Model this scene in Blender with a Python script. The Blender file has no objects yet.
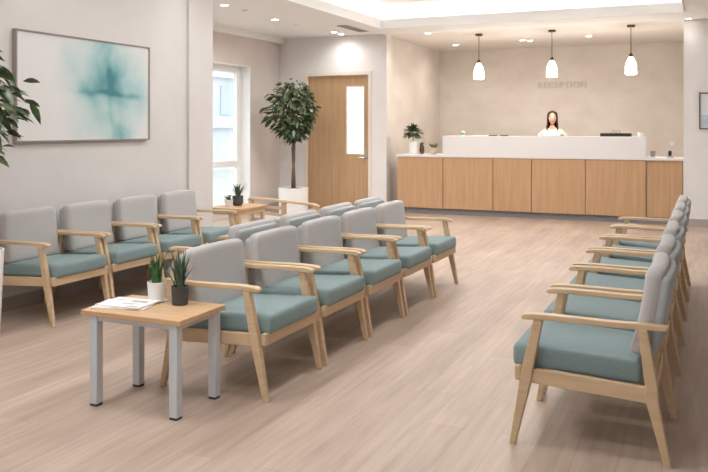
import bpy, bmesh, math, random
from mathutils import Vector, Matrix
random.seed(7)
S = bpy.context.scene
COL = S.collection
PI = math.pi

# ------------------------------------------------------------ materials
def srgb(r, g, b):
    f = lambda c: (c/255/12.92) if c/255 <= .04045 else ((c/255+.055)/1.055)**2.4
    return (f(r), f(g), f(b), 1)

def mat(name, col, rough=.6, noise=None, bump=0, metallic=0, spec=.3, emit=None, estr=0, sheen=0):
    """noise = (scale vector, colour2, detail)"""
    m = bpy.data.materials.new(name); m.use_nodes = True
    nt = m.node_tree; b = nt.nodes['Principled BSDF']
    b.inputs['Base Color'].default_value = col
    b.inputs['Roughness'].default_value = rough
    b.inputs['Metallic'].default_value = metallic
    b.inputs['Specular IOR Level'].default_value = spec
    if sheen: b.inputs['Sheen Weight'].default_value = sheen
    if emit:
        b.inputs['Emission Color'].default_value = emit
        b.inputs['Emission Strength'].default_value = estr
    if noise:
        sc, c2, det = noise
        tc = nt.nodes.new('ShaderNodeTexCoord'); mp = nt.nodes.new('ShaderNodeMapping')
        mp.inputs['Scale'].default_value = sc
        nz = nt.nodes.new('ShaderNodeTexNoise'); nz.inputs['Scale'].default_value = 1
        nz.inputs['Detail'].default_value = det; nz.inputs['Roughness'].default_value = .6
        rp = nt.nodes.new('ShaderNodeValToRGB')
        rp.color_ramp.elements[0].position = .3; rp.color_ramp.elements[1].position = .7
        rp.color_ramp.elements[0].color = col; rp.color_ramp.elements[1].color = c2
        L = nt.links.new
        L(tc.outputs['Object'], mp.inputs['Vector']); L(mp.outputs[0], nz.inputs['Vector'])
        L(nz.outputs['Fac'], rp.inputs['Fac']); L(rp.outputs[0], b.inputs['Base Color'])
        if bump:
            bp = nt.nodes.new('ShaderNodeBump'); bp.inputs['Strength'].default_value = bump
            bp.inputs['Distance'].default_value = .004
            L(nz.outputs['Fac'], bp.inputs['Height']); L(bp.outputs[0], b.inputs['Normal'])
    return m

M = {}
M['wall'] = mat('wall_plaster', srgb(212,206,202), .85, ((1.3,1.3,1.3), srgb(218,213,209), 4), .05)
M['wall2'] = mat('door_wall_plaster', srgb(232,227,224), .85, ((2,2,2), srgb(238,234,231), 4), .05)
M['alcove'] = mat('window_wall_plaster', srgb(212,202,195), .85, ((2,2,2), srgb(220,211,205), 4), .05)
M['warm'] = mat('reception_limewash', srgb(211,201,191), .85, ((1.5,1.5,2.2), srgb(226,218,209), 6), .1)
M['ceil'] = mat('ceiling_paint', srgb(242,241,239), .9)
M['ceilwarm'] = mat('reception_ceiling_paint', srgb(232,226,219), .9)
M['white'] = mat('white_trim', srgb(238,237,234), .5)
M['counterwhite'] = mat('white_solid_surface', srgb(236,232,229), .35)
M['base'] = mat('grey_skirting', srgb(176,166,160), .6)
M['kick'] = mat('grey_kick_plate', srgb(138,134,136), .5)
M['wood'] = mat('pale_beech', srgb(200,169,134), .45, ((7,7,40), srgb(214,186,152), 5), .05)
M['woodx'] = mat('pale_beech_lengthwise', srgb(203,172,136), .45, ((3,40,30), srgb(217,189,155), 5), .05)
M['oakpanel'] = mat('oak_veneer_panel', srgb(190,150,112), .5, ((22,22,1.2), srgb(206,168,130), 6), .03)
M['oakdoor'] = mat('oak_door_veneer', srgb(184,148,110), .5, ((26,26,1.0), srgb(199,164,126), 6), .03)
M['tabletop'] = mat('oak_tabletop', srgb(196,156,116), .4, ((4,40,30), srgb(216,180,140), 5), .03)
M['doorframe'] = mat('cream_door_frame', srgb(236,225,210), .5)
M['greyfab'] = mat('grey_woven_fabric', srgb(175,170,168), .9, ((260,260,260), srgb(197,192,189), 2), .25, sheen=.2)
M['tealfab'] = mat('teal_woven_fabric', srgb(119,139,140), .85, ((220,220,220), srgb(140,158,158), 2), .2, sheen=.15)
M['backfab'] = mat('blue_grey_fabric', srgb(158,163,163), .9, ((260,260,260), srgb(178,182,182), 2), .25, sheen=.2)
M['greymetal'] = mat('light_grey_painted_metal', srgb(204,206,210), .4)
M['foot'] = mat('dark_rubber', srgb(70,70,72), .7)
M['potwhite'] = mat('white_ceramic', srgb(240,238,235), .3)
M['potdark'] = mat('charcoal_ceramic', srgb(72,70,70), .6, ((40,40,40), srgb(84,82,81), 3))
M['soil'] = mat('soil', srgb(60,48,40), .95, ((60,60,60), srgb(90,74,60), 4), .6)
M['leaf'] = mat('ficus_leaf', srgb(52,68,40), .35, ((14,14,14), srgb(98,114,76), 2), spec=.5)
M['leaf2'] = mat('succulent_leaf', srgb(48,84,52), .45, ((30,30,30), srgb(84,124,72), 2))
M['leaf3'] = mat('dark_succulent_leaf', srgb(46,70,56), .45, ((30,30,30), srgb(86,110,90), 2))
M['leafdry'] = mat('olive_leaf', srgb(96,92,62), .6, ((30,30,30), srgb(130,124,92), 2))
M['flower'] = mat('pale_pink_petal', srgb(232,205,200), .6)
M['bark'] = mat('bark', srgb(94,76,60), .9, ((50,50,12), srgb(128,106,86), 5), .5)
M['paper'] = mat('paper', srgb(236,234,232), .6)
M['ink'] = mat('grey_print', srgb(176,176,182), .6)
M['pinkink'] = mat('rose_print', srgb(178,130,136), .6)
M['black'] = mat('black_plastic', srgb(38,34,34), .5)
M['steel'] = mat('brushed_steel', srgb(180,176,170), .3, metallic=.9)
M['bronze'] = mat('bronze_metal', srgb(96,78,62), .4, metallic=.5)
M['frame'] = mat('taupe_picture_frame', srgb(150,138,130), .5)
M['darkframe'] = mat('dark_picture_frame', srgb(110,100,94), .5)
M['letter'] = mat('stone_grey_letters', srgb(203,196,181), .5)
M['skin'] = mat('skin', srgb(214,168,144), .55)
M['lip'] = mat('lips', srgb(176,96,92), .5)
M['eye'] = mat('eye_dark', srgb(48,34,30), .3)
M['eyewhite'] = mat('eye_white', srgb(235,230,226), .3)
M['hair'] = mat('dark_brown_hair', srgb(48,28,22), .45, ((60,60,6), srgb(72,42,32), 4), .3)
M['blouse'] = mat('cream_blouse', srgb(222,212,202), .8, ((30,30,30), srgb(212,203,192), 3), .2)
M['trousers'] = mat('charcoal_trousers', srgb(60,60,66), .8)
M['facade'] = mat('pale_facade', srgb(206,212,220), .8, ((.6,.6,.6), srgb(222,226,232), 3))
M['facadewin'] = mat('facade_glazing', srgb(188,198,210), .3)
M['ground'] = mat('outdoor_paving', srgb(190,190,186), .9, ((1,1,1), srgb(205,205,200), 3))
M['green'] = mat('green_plastic', srgb(70,150,120), .4)
def emis(name, col, s):
    return mat(name, (1,1,1,1), .5, emit=col, estr=s)
M['lens'] = emis('downlight_lens', (1,.93,.84,1), 18)
M['pend'] = emis('glowing_opal_glass', (1,.86,.68,1), 7)
M['cove'] = emis('cove_led', (1,.97,.93,1), 5)
M['panel'] = emis('added_fill_glow', (.96,.98,1,1), 17.5)  # emission for the added fill panels and the added corridor lamp

def glassmat(name, tint, fac, rough=0, frost=False):
    m = bpy.data.materials.new(name); m.use_nodes = True; nt = m.node_tree; nt.nodes.clear()
    o = nt.nodes.new('ShaderNodeOutputMaterial'); mx = nt.nodes.new('ShaderNodeMixShader')
    t = nt.nodes.new('ShaderNodeBsdfTransparent'); t.inputs[0].default_value = tint
    if frost:
        g = nt.nodes.new('ShaderNodeBsdfTranslucent'); g.inputs[0].default_value = (.93,.95,.96,1)
    else:
        g = nt.nodes.new('ShaderNodeBsdfGlossy'); g.inputs['Roughness'].default_value = .03
    mx.inputs[0].default_value = fac
    nt.links.new(t.outputs[0], mx.inputs[1]); nt.links.new(g.outputs[0], mx.inputs[2])
    nt.links.new(mx.outputs[0], o.inputs[0]); return m
M['glass'] = glassmat('clear_glass', (.97,.98,.98,1), .06)
M['frost'] = glassmat('frosted_glass', (.94,.97,.98,1), .35, frost=True)
M['vaseglass'] = glassmat('tumbler_glass', (.85,.88,.87,1), .25)

def floor_mat():
    m = bpy.data.materials.new('vinyl_plank_floor'); m.use_nodes = True
    nt = m.node_tree; b = nt.nodes['Principled BSDF']; L = nt.links.new; N = nt.nodes.new
    tc = N('ShaderNodeTexCoord'); mp = N('ShaderNodeMapping'); mp.inputs['Rotation'].default_value = (0,0,PI/2)
    L(tc.outputs['Object'], mp.inputs['Vector'])
    br = N('ShaderNodeTexBrick'); br.offset = .37; br.inputs['Scale'].default_value = 1
    br.inputs['Brick Width'].default_value = 1.25; br.inputs['Row Height'].default_value = .18
    br.inputs['Mortar Size'].default_value = .0012; br.inputs['Bias'].default_value = 0
    br.inputs['Color1'].default_value = srgb(184,163,147); br.inputs['Color2'].default_value = srgb(195,174,157)
    br.inputs['Mortar'].default_value = srgb(166,145,130)
    L(mp.outputs[0], br.inputs['Vector'])
    def nz(scale, rot=True):
        q = N('ShaderNodeMapping'); q.inputs['Scale'].default_value = scale
        L(tc.outputs['Object'], q.inputs['Vector'])
        n = N('ShaderNodeTexNoise'); n.inputs['Scale'].default_value = 1; n.inputs['Detail'].default_value = 6
        L(q.outputs[0], n.inputs['Vector']); return n
    n1 = nz((26,1.8,1)); n2 = nz((5,.8,1)); 
    r1 = N('ShaderNodeValToRGB'); r1.color_ramp.elements[0].color = (.84,.83,.82,1); r1.color_ramp.elements[1].color = (1.06,1.06,1.06,1)
    r1.color_ramp.elements[0].position = .3; r1.color_ramp.elements[1].position = .7
    r2 = N('ShaderNodeValToRGB'); r2.color_ramp.elements[0].color = (.88,.85,.84,1); r2.color_ramp.elements[1].color = (1.06,1.06,1.06,1)
    r2.color_ramp.elements[0].position = .35; r2.color_ramp.elements[1].position = .65
    L(n1.outputs['Fac'], r1.inputs[0]); L(n2.outputs['Fac'], r2.inputs[0])
    def mul(a, c):
        x = N('ShaderNodeMix'); x.data_type = 'RGBA'; x.blend_type = 'MULTIPLY'; x.inputs[0].default_value = 1
        L(a, x.inputs[6]); L(c, x.inputs[7]); return x.outputs[2]
    L(mul(mul(br.outputs['Color'], r1.outputs[0]), r2.outputs[0]), b.inputs['Base Color'])
    b.inputs['Roughness'].default_value = .42; b.inputs['Specular IOR Level'].default_value = .35
    bp = N('ShaderNodeBump'); bp.inputs['Strength'].default_value = .15; bp.inputs['Distance'].default_value = .002
    L(n1.outputs['Fac'], bp.inputs['Height']); L(bp.outputs[0], b.inputs['Normal'])
    return m
M['floor'] = floor_mat()

def art_mat():
    m = bpy.data.materials.new('abstract_teal_wash'); m.use_nodes = True
    nt = m.node_tree; b = nt.nodes['Principled BSDF']; L = nt.links.new; N = nt.nodes.new
    tc = N('ShaderNodeTexCoord'); sp = N('ShaderNodeSeparateXYZ')
    nn = N('ShaderNodeTexNoise'); nn.inputs['Scale'].default_value = 3.0; nn.inputs['Detail'].default_value = 8
    L(tc.outputs['Object'], nn.inputs['Vector'])
    va = N('ShaderNodeVectorMath'); va.operation = 'MULTIPLY_ADD'
    L(nn.outputs['Color'], va.inputs[0]); va.inputs[1].default_value = (.14,.14,.14)
    sub = N('ShaderNodeVectorMath'); sub.operation = 'SUBTRACT'; sub.inputs[1].default_value = (.07,.07,.07)
    L(tc.outputs['Generated'], sub.inputs[0]); L(sub.outputs[0], va.inputs[2]); L(va.outputs[0], sp.inputs[0])
    def mt(op, a, c=None):
        x = N('ShaderNodeMath'); x.operation = op
        for i, v in enumerate((a, c)):
            if v is None: continue
            if isinstance(v, (int, float)): x.inputs[i].default_value = v
            else: L(v, x.inputs[i])
        return x.outputs[0]
    u, v = sp.outputs['Y'], sp.outputs['Z']
    def gauss(cu, cv, su, sv, amp):
        a = mt('POWER', mt('ABSOLUTE', mt('DIVIDE', mt('SUBTRACT', u, cu), su)), 2)
        c = mt('POWER', mt('ABSOLUTE', mt('DIVIDE', mt('SUBTRACT', v, cv), sv)), 2)
        e = mt('POWER', 2.718, mt('MULTIPLY', mt('ADD', a, c), -1))
        return mt('MULTIPLY', e, amp)
    tot = gauss(.66,.55,.24,.42,.62)
    for g in ((.60,.98,.07,.22,.35),(.72,.62,.12,.2,.25),(.66,.47,.22,.03,.32),(.52,.50,.10,.09,.3),(.66,.5,.02,.5,.22),
              (.74,.05,.09,.16,.6),(.38,.8,.1,.25,.14),(.45,.12,.12,.2,.12),(.92,.45,.06,.3,.18),(.86,.46,.05,.03,.25)):
        tot = mt('ADD', tot, gauss(*g))
    n2 = N('ShaderNodeTexNoise'); n2.inputs['Scale'].default_value = 4.5; n2.inputs['Detail'].default_value = 9
    L(tc.outputs['Object'], n2.inputs['Vector'])
    tot = mt('MULTIPLY', tot, mt('ADD', mt('MULTIPLY', n2.outputs['Fac'], 1.3), .3))
    rp = N('ShaderNodeValToRGB'); cr = rp.color_ramp
    cr.elements[0].position = .03; cr.elements[0].color = srgb(222,219,216)
    cr.elements[1].position = 1; cr.elements[1].color = srgb(70,128,134)
    e = cr.elements.new(.3); e.color = srgb(186,205,203)
    e = cr.elements.new(.62); e.color = srgb(132,178,178)
    L(tot, rp.inputs[0]); L(rp.outputs[0], b.inputs['Base Color']); b.inputs['Roughness'].default_value = .8
    return m
M['art'] = art_mat()

# ------------------------------------------------------------ helpers
def tag(o, label=None, cat=None, group=None, kind=None):
    if label: o['label'] = label
    if cat: o['category'] = cat
    if group: o['group'] = group
    if kind: o['kind'] = kind
    return o

def thing(name, label, cat, loc=(0,0,0), rz=0, group=None):
    o = bpy.data.objects.new(name, None); COL.objects.link(o)
    o.location = loc; o.rotation_euler = (0,0,rz); o.empty_display_size = .1
    return tag(o, label, cat, group)

def obj(name, bm, m, parent=None, smooth=False, bevel=0, loc=None, auto=False):
    bmesh.ops.recalc_face_normals(bm, faces=bm.faces)
    me = bpy.data.meshes.new(name); 
    if smooth:
        for f in bm.faces: f.smooth = True
    bm.to_mesh(me); bm.free()
    if isinstance(m, (list, tuple)):
        for x in m: me.materials.append(x)
    else: me.materials.append(m)
    o = bpy.data.objects.new(name, me); COL.objects.link(o)
    if parent: o.parent = parent
    if loc: o.location = loc
    if bevel:
        md = o.modifiers.new('bevel', 'BEVEL'); md.width = bevel; md.segments = 2; md.limit_method = 'ANGLE'; md.angle_limit = .6
    return o

def NB(): return bmesh.new()

def box(bm, x0, x1, y0, y1, z0, z1, mi=0):
    v = [bm.verts.new(p) for p in ((x0,y0,z0),(x1,y0,z0),(x1,y1,z0),(x0,y1,z0),(x0,y0,z1),(x1,y0,z1),(x1,y1,z1),(x0,y1,z1))]
    for idx in ((0,3,2,1),(4,5,6,7),(0,1,5,4),(1,2,6,5),(2,3,7,6),(3,0,4,7)):
        f = bm.faces.new([v[i] for i in idx]); f.material_index = mi
    return bm

def loft(bm, rings, cap=True, mi=0):
    R = [[bm.verts.new(p) for p in r] for r in rings]
    n = len(R[0])
    for a, c in zip(R, R[1:]):
        for i in range(n):
            f = bm.faces.new((a[i], a[(i+1)%n], c[(i+1)%n], c[i])); f.material_index = mi
    if cap:
        bm.faces.new(R[0][::-1]).material_index = mi; bm.faces.new(R[-1]).material_index = mi
    return bm

def circ(x, y, z, r, n=20, r2=None):
    return [(x+r*math.cos(2*PI*i/n), y+(r2 or r)*math.sin(2*PI*i/n), z) for i in range(n)]

def lathe(bm, prof, x=0, y=0, z=0, n=24, mi=0):
    return loft(bm, [circ(x, y, z+h, max(r, .0005), n) for r, h in prof], True, mi)

def tube(bm, pts, rads, n=8, mi=0):
    rings = []
    pts = [Vector(p) for p in pts]
    if not isinstance(rads, (list, tuple)): rads = [rads]*len(pts)
    for i, p in enumerate(pts):
        d = (pts[min(i+1,len(pts)-1)]-pts[max(i-1,0)]).normalized()
        a = d.cross(Vector((0,0,1)))
        if a.length < .05: a = d.cross(Vector((1,0,0)))
        a.normalize(); b_ = d.cross(a).normalized()
        rings.append([tuple(p + rads[i]*(a*math.cos(2*PI*k/n)+b_*math.sin(2*PI*k/n))) for k in range(n)])
    return loft(bm, rings, True, mi)

def coords(h, r, k):
    k = max(k, int(h*2/.035)) if h > .15 else k
    inner = [(-h+r)+(2*h-2*r)*i/k for i in range(k+1)]
    return [-h, -h+.15*r, -h+.45*r] + inner + [h-.45*r, h-.15*r, h]

def rbox(bm, c, s, r, deform=None, k=4, mi=0):
    """soft upholstered block with rounded edges"""
    hx, hy, hz = s[0]/2, s[1]/2, s[2]/2
    A = [coords(h, min(r, h*.98), k) for h in (hx,hy,hz)]
    H = (hx,hy,hz); cache = {}
    def V(i,j,l):
        key = (i,j,l)
        if key not in cache:
            p = Vector((A[0][i],A[1][j],A[2][l]))
            q = Vector([max(-H[a]+min(r,H[a]*.98), min(H[a]-min(r,H[a]*.98), p[a])) for a in range(3)])
            d = p-q
            if d.length > 1e-9: p = q + d.normalized()*min(r, H[0]*.98, H[1]*.98, H[2]*.98)
            if deform: p = Vector(deform(p))
            cache[key] = bm.verts.new(p+Vector(c))
        return cache[key]
    n = [len(a)-1 for a in A]
    def quad(*q):
        bm.faces.new([V(*t) for t in q]).material_index = mi
    for i in range(n[0]):
        for j in range(n[1]):
            for l in (0,n[2]): quad((i,j,l),(i+1,j,l),(i+1,j+1,l),(i,j+1,l))
        for l in range(n[2]):
            for j in (0,n[1]): quad((i,j,l),(i+1,j,l),(i+1,j,l+1),(i,j,l+1))
    for j in range(n[1]):
        for l in range(n[2]):
            for i in (0,n[0]): quad((i,j,l),(i,j+1,l),(i,j+1,l+1),(i,j,l+1))
    return bm

def beam(bm, secs, axis='z'):
    """secs: (x, y, z, wx, wy) rectangles stacked (axis z) or (x,y,z,wy,wz) along x"""
    rings = []
    for x,y,z,a,c in secs:
        a/=2; c/=2
        if axis == 'z': rings.append([(x-a,y-c,z),(x+a,y-c,z),(x+a,y+c,z),(x-a,y+c,z)])
        else: rings.append([(x,y-a,z-c),(x,y+a,z-c),(x,y+a,z+c),(x,y-a,z+c)])
    return loft(bm, rings)

def copy_tree(o, parent=None):
    c = o.copy(); COL.objects.link(c); c.parent = parent
    for ch in list(o.children): copy_tree(ch, c)
    return c

def struct(name, bm, m, bevel=0):
    return tag(obj(name, bm, m, bevel=bevel), kind='structure')

CZ = 3.05      # ceiling height
WH = 3.5       # walls run up past the suspended ceiling
XL = -5.08     # wall with the painting
XW = -7.14     # window wall
XR = 3.2
# ------------------------------------------------------------ room shell
struct('floor', box(NB(), XW-.3, XR+.2, -2.7, 16.5, -.12, 0), M['floor'])
# painting wall with slightly proud end pier
struct('wall_left', box(NB(), XL-.35, XL, -2.5, 7.08, 0, WH), M['wall'])
struct('wall_pier', box(NB(), XL-.35, XL+.03, 7.08, 7.52, 0, WH), M['wall'])
# window wall with opening Y 9.6-11.7
wy0, wy1, wz0, wz1 = 9.75, 11.76, .12, 2.5
b = NB()
box(b, XW-.3, XW, 5.9, 6.4, 0, WH); box(b, XW-.3, XW, 9.2, wy0, 0, WH); box(b, XW-.3, XW, 6.4, 9.2, wz1, WH); box(b, XW-.3, XW, 6.4, 9.2, 0, wz0); box(b, XW-.3, XW, wy1, 13.0, 0, WH)
box(b, XW-.3, XW, wy0, wy1, wz1, WH); box(b, XW-.3, XW, wy0, wy1, 0, wz0)
struct('wall_window', b, M['alcove'])
struct('wall_alcove', box(NB(), XW, XL-.35, 5.9, 6.1, 0, WH), M['alcove'])
b = NB()
xg = XW-.24
for y0,y1,z0,z1 in ((wy0,wy0+.07,wz0,wz1),(wy1-.15,wy1,wz0,wz1),(wy0,wy1,wz1-.12,wz1),(wy0,wy1,wz0,wz0+.07),
                    (wy0,wy1,.80,.90),(10.66,10.72,wz0,wz1)):
    q = .004 if y1-y0 > 1 else 0
    box(b, xg+q, xg+.07-q, y0, y1, z0, z1)
W = struct('window_1', b, M['white'])
g = obj('pane', box(NB(), xg+.03, xg+.036, wy0+.07, wy1-.07, wz0+.07, wz1-.07), M['glass'], W)
b = NB(); box(b, XW-.3, XW+.004, wy1-.012, wy1, wz0, wz1); box(b, XW-.3, XW+.004, wy0, wy0+.012, wz0, wz1); box(b, XW-.3, XW+.004, wy0, wy1, wz1-.012, wz1); box(b, XW-.3, XW+.03, wy0, wy1, wz0, wz0+.02)
obj('reveal', b, M['white'], W)
b = NB()
for y0,y1,z0,z1 in ((6.4,6.5,wz0,wz1),(9.1,9.2,wz0,wz1),(6.5,9.1,wz1-.1,wz1),(6.5,9.1,wz0,wz0+.1),(7.75,7.85,wz0+.1,wz1-.1)): box(b, xg, xg+.07, y0, y1, z0, z1)
W2 = struct('window_4', b, M['white']); obj('pane', box(NB(), xg+.03, xg+.036, 6.5, 9.1, wz0+.1, wz1-.1), M['glass'], W2)  # unseen window added to brighten the alcove and its ceiling
# door wall, Y=12.8, door X -6.60..-5.36
YD = 12.8; dx0, dx1, dz = -6.58, -5.39, 2.38
b = NB(); box(b, XW, dx0-.06, YD, YD+.2, 0, WH); box(b, dx1+.06, -5.06, YD, YD+.2, 0, WH); box(b, dx0-.06, dx1+.06, YD, YD+.2, dz+.06, WH)
struct('wall_door', b, M['wall2'])
b = NB(); box(b, dx0-.06, dx0, YD-.02, YD+.2, 0, dz+.06); box(b, dx1, dx1+.06, YD-.02, YD+.2, 0, dz+.06); box(b, dx0, dx1, YD-.02, YD+.2, dz, dz+.06)
struct('trim_1', b, M['doorframe'])
gx0, gx1, gz0, gz1 = -5.82, -5.50, 1.0, 2.17
b = NB(); box(b, dx0+.005, gx0, YD+.04, YD+.09, .01, dz-.005); box(b, gx1, dx1-.005, YD+.04, YD+.09, .01, dz-.005)
box(b, gx0, gx1, YD+.04, YD+.09, .01, gz0); box(b, gx0, gx1, YD+.04, YD+.09, gz1, dz-.005)
D = struct('door_1', b, M['oakdoor'])
obj('glass_pane', box(NB(), gx0, gx1, YD+.055, YD+.07, gz0, gz1), M['frost'], D)
b = NB(); 
for q in ((gx0-.015,gx0,gz0-.015,gz1+.015),(gx1,gx1+.015,gz0-.015,gz1+.015),(gx0,gx1,gz0-.015,gz0),(gx0,gx1,gz1,gz1+.015)):
    box(b, q[0], q[1], YD+.033, YD+.045, q[2], q[3])
obj('glazing_bead', b, M['doorframe'], D)
b = NB(); box(b, -5.455, -5.425, YD+.03, YD+.04, .86, 1.08); tube(b, [(-5.44,YD+.03,.93),(-5.44,YD-.03,.93),(-5.55,YD-.035,.93)], .011)
lathe(b, [(.018,0),(.018,.02)], -5.44, YD+.02, 1.02, 12)
obj('door_handle', b, M['steel'], D)
# corridor behind the glazed door
struct('wall_corridor', box(NB(), XW-.1, -5.26, 15.0, 15.2, 0, WH), M['wall2'])
struct('wall_corridor_left', box(NB(), XW-.3, XW-.1, 13.0, 15.2, 0, WH), M['wall2'])
struct('ceiling_corridor', box(NB(), XW-.1, -5.26, 13.0, 15.0, 2.7, 2.8), M['ceil'])
t = thing('added_corridor_light', 'unseen corridor light added to whiten the narrow door glass', 'ceiling light', (-6.1,14.0,2.7))  # out-of-sight lamp added behind the door to brighten its glass
obj('frame', lathe(NB(), [(.24,0),(.24,-.03),(.22,-.03)], n=28), M['white'], t)
lc = bpy.data.lights.new('bulb','POINT'); lc.energy = 75; lc.color = (.95,.98,1); lc.shadow_soft_size = .1; lo = bpy.data.objects.new('bulb', lc); COL.objects.link(lo); lo.parent = t; lo.location = (0,0,-.25)
obj('diffuser', lathe(NB(), [(.22,-.012),(.21,-.05),(.1,-.06),(0,-.062)], n=28), M['panel'], t)
# reception niche
struct('wall_reception_left', box(NB(), -5.35, -5.15, YD+.2, 16.1, 0, WH), M['warm'])
b = NB(); box(b, -5.06, -5.055, YD+.002, YD+.2, 0, WH); struct('trim_2', b, M['warm'])
struct('wall_back', box(NB(), -5.35, .2, 16.1, 16.5, 0, WH), M['warm'])
struct('wall_right_pier', box(NB(), -.33, XR, YD, YD+.2, 0, WH), M['wall2'])
struct('wall_reception_right', box(NB(), -.12, .08, YD+.2, 16.1, 0, WH), M['warm'])
# unseen right and rear walls; their windows are added for fill daylight
b = NB(); ws = [(8.6,11.2)]
ys = [-2.5]+[q for w in ws for q in w]+[13.0]
for i in range(0, len(ys), 2): box(b, XR, XR+.2, ys[i], ys[i+1], 0, WH)
for a,c in ws: box(b, XR, XR+.2, a, c, 0, .5); box(b, XR, XR+.2, a, c, 2.7, WH)
struct('wall_right', b, M['wall'])
for i,(a,c) in enumerate(ws):
    b = NB()
    for y0,y1,z0,z1 in ((a,a+.06,.5,2.7),(c-.06,c,.5,2.7),(a,c,.5,.56),(a,c,2.64,2.7),((a+c)/2-.03,(a+c)/2+.03,.5,2.7)):
        q = .004 if y1-y0 > 1 else 0
        box(b, XR+.06+q, XR+.12-q, y0, y1, z0, z1)
    w = struct('window_%d'%(i+2), b, M['white'])  # added out of view as a daylight source
    obj('pane', box(NB(), XR+.085, XR+.091, a+.06, c-.06, .56, 2.64), M['glass'], w)
b = NB(); box(b, XL-.35, -3.0, -2.7, -2.5, 0, WH); box(b, 1.2, XR+.2, -2.7, -2.5, 0, WH); box(b, -3.0, 1.2, -2.7, -2.5, 2.7, WH); box(b, -3.0, 1.2, -2.7, -2.5, 0, .9)
struct('wall_front', b, M['wall'])
b = NB()
for x0,x1,z0,z1 in ((-3.0,-2.94,.9,2.7),(1.14,1.2,.9,2.7),(-3.0,1.2,.9,.96),(-3.0,1.2,2.64,2.7),(-.93,-.87,.9,2.7)):
    q = .004 if x1-x0 > 1 else 0
    box(b, x0, x1, -2.62+q, -2.56-q, z0, z1)
w = struct('window_3', b, M['white']); obj('pane', box(NB(), -2.94, 1.14, -2.595, -2.589, .96, 2.64), M['glass'], w)  # unseen rear window, added to let in soft fill light
# ceilings: tray opening X -4.8..-.29, Y .8..11.9
tx0, tx1, ty0, ty1, TZ = -4.8, -.29, .8, 11.9, 3.40
b = NB()
box(b, XL, tx0, -2.5, 12.8, CZ, CZ+.1); box(b, tx1, XR, -2.5, 12.8, CZ, CZ+.1)
box(b, tx0, tx1, ty1, 12.8, CZ, CZ+.1); box(b, tx0, tx1, -2.5, ty0, CZ, CZ+.1)
struct('ceiling', b, M['ceil'])
struct('ceiling_alcove', box(NB(), XW, XL, 6.1, 12.8, CZ+.02, CZ+.12), M['ceil'])
struct('ceiling_reception', box(NB(), -5.15, -.12, 12.8, 16.1, CZ+.01, CZ+.11), M['ceilwarm'])
struct('ceiling_light_block', box(NB(), XW-.3, XR+.2, -2.7, 16.5, 3.5, 3.6), M['ceil'])  # unseen cover added above the ceilings to keep sky light out
# tray: lip, trough and raised lid
b = NB(); c = .18
box(b, tx0-c, tx1+c, ty0-c, ty1+c, TZ, TZ+.06)
box(b, tx0-c-.04, tx0-c, ty0-c, ty1+c, CZ+.1, TZ); box(b, tx1+c, tx1+c+.04, ty0-c, ty1+c, CZ+.1, TZ)
box(b, tx0-c, tx1+c, ty0-c-.04, ty0-c, CZ+.1, TZ); box(b, tx0-c, tx1+c, ty1+c, ty1+c+.04, CZ+.1, TZ)
struct('ceiling_tray', b, M['ceil'])
b = NB()
for x0,x1,y0,y1 in ((tx0+.002,tx0+.014,ty0+.014,ty1-.014),(tx1-.014,tx1-.002,ty0+.014,ty1-.014),(tx0+.002,tx1-.002,ty0+.002,ty0+.014),(tx0+.002,tx1-.002,ty1-.014,ty1-.002)):
    box(b, x0, x1, y0, y1, CZ-.012, CZ+.135)
struct('trim_3', b, M['white'])
# shadow-gap cornice along the window wall and door wall
b = NB(); box(b, XW, XW+.10, 6.1, 12.8, CZ-.075, CZ+.02); box(b, XW+.14, XW+.19, 8.2, 12.2, CZ+.008, CZ+.02)
struct('trim_4', b, M['ceil'])
for k,(x0,x1,y0,y1) in enumerate(((tx0-.12,tx0-.06,ty0,ty1),(tx1+.06,tx1+.12,ty0,ty1),(tx0,tx1,ty1+.06,ty1+.12),(tx0,tx1,ty0-.12,ty0-.06))):
    b = NB(); box(b, x0, x1, y0, y1, CZ+.102, CZ+.117)
    tag(obj('light_strip', b, M['cove']), ['glowing cove light strip along the left edge of the ceiling tray','glowing cove light strip along the right edge of the ceiling tray','glowing cove light strip along the far edge of the ceiling tray, nearest the reception','cove light strip along the near edge of the ceiling tray, above the viewer'][k], 'cove light', 'cove light strips')
# skirting
b = NB(); box(b, XL, XL+.014, -2.5, 7.08, 0, .11); box(b, XL+.03, XL+.044, 7.08, 7.52, 0, .11); box(b, XL-.3, XL+.044, 7.52, 7.534, 0, .11); struct('baseboard_left', b, M['base'])
b = NB(); box(b, XW, XW+.014, 6.1, wy0, 0, .11); box(b, XW, XW+.014, wy1, YD, 0, .11); struct('baseboard_window', b, M['base'])
b = NB(); box(b, XW+.014, dx0-.06, YD-.014, YD, 0, .11); box(b, dx1+.06, -5.06, YD-.014, YD, 0, .11); struct('baseboard_door', b, M['base'])
b = NB(); box(b, -.33, XR, YD-.014, YD, 0, .11); struct('baseboard_right', b, M['base'])
b = NB(); box(b, -5.15, -.12, 16.086, 16.1, 0, .11); struct('baseboard_back', b, M['base'])
# outside
tag(obj('ground', box(NB(), -60, 40, -40, 60, -.4, -.14), M['ground']), kind='structure')
bl = thing('apartment_building', 'pale building seen through the tall window', 'building', (-17, 26, -.14))
b = NB(); box(b, -4, 0, -12, 14, 0, 12); 
for k in range(6): box(b, 0, .25, -12, 14, 1.6+k*1.9, 1.75+k*1.9)
obj('wall', b, M['facade'], bl)
for k in range(5):
    for j in range(5):
        obj('window', box(NB(), 0, .06, -9+j*4.4, -7.2+j*4.4, 2.1+k*1.9, 3.2+k*1.9), M['facadewin'], bl)

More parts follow.
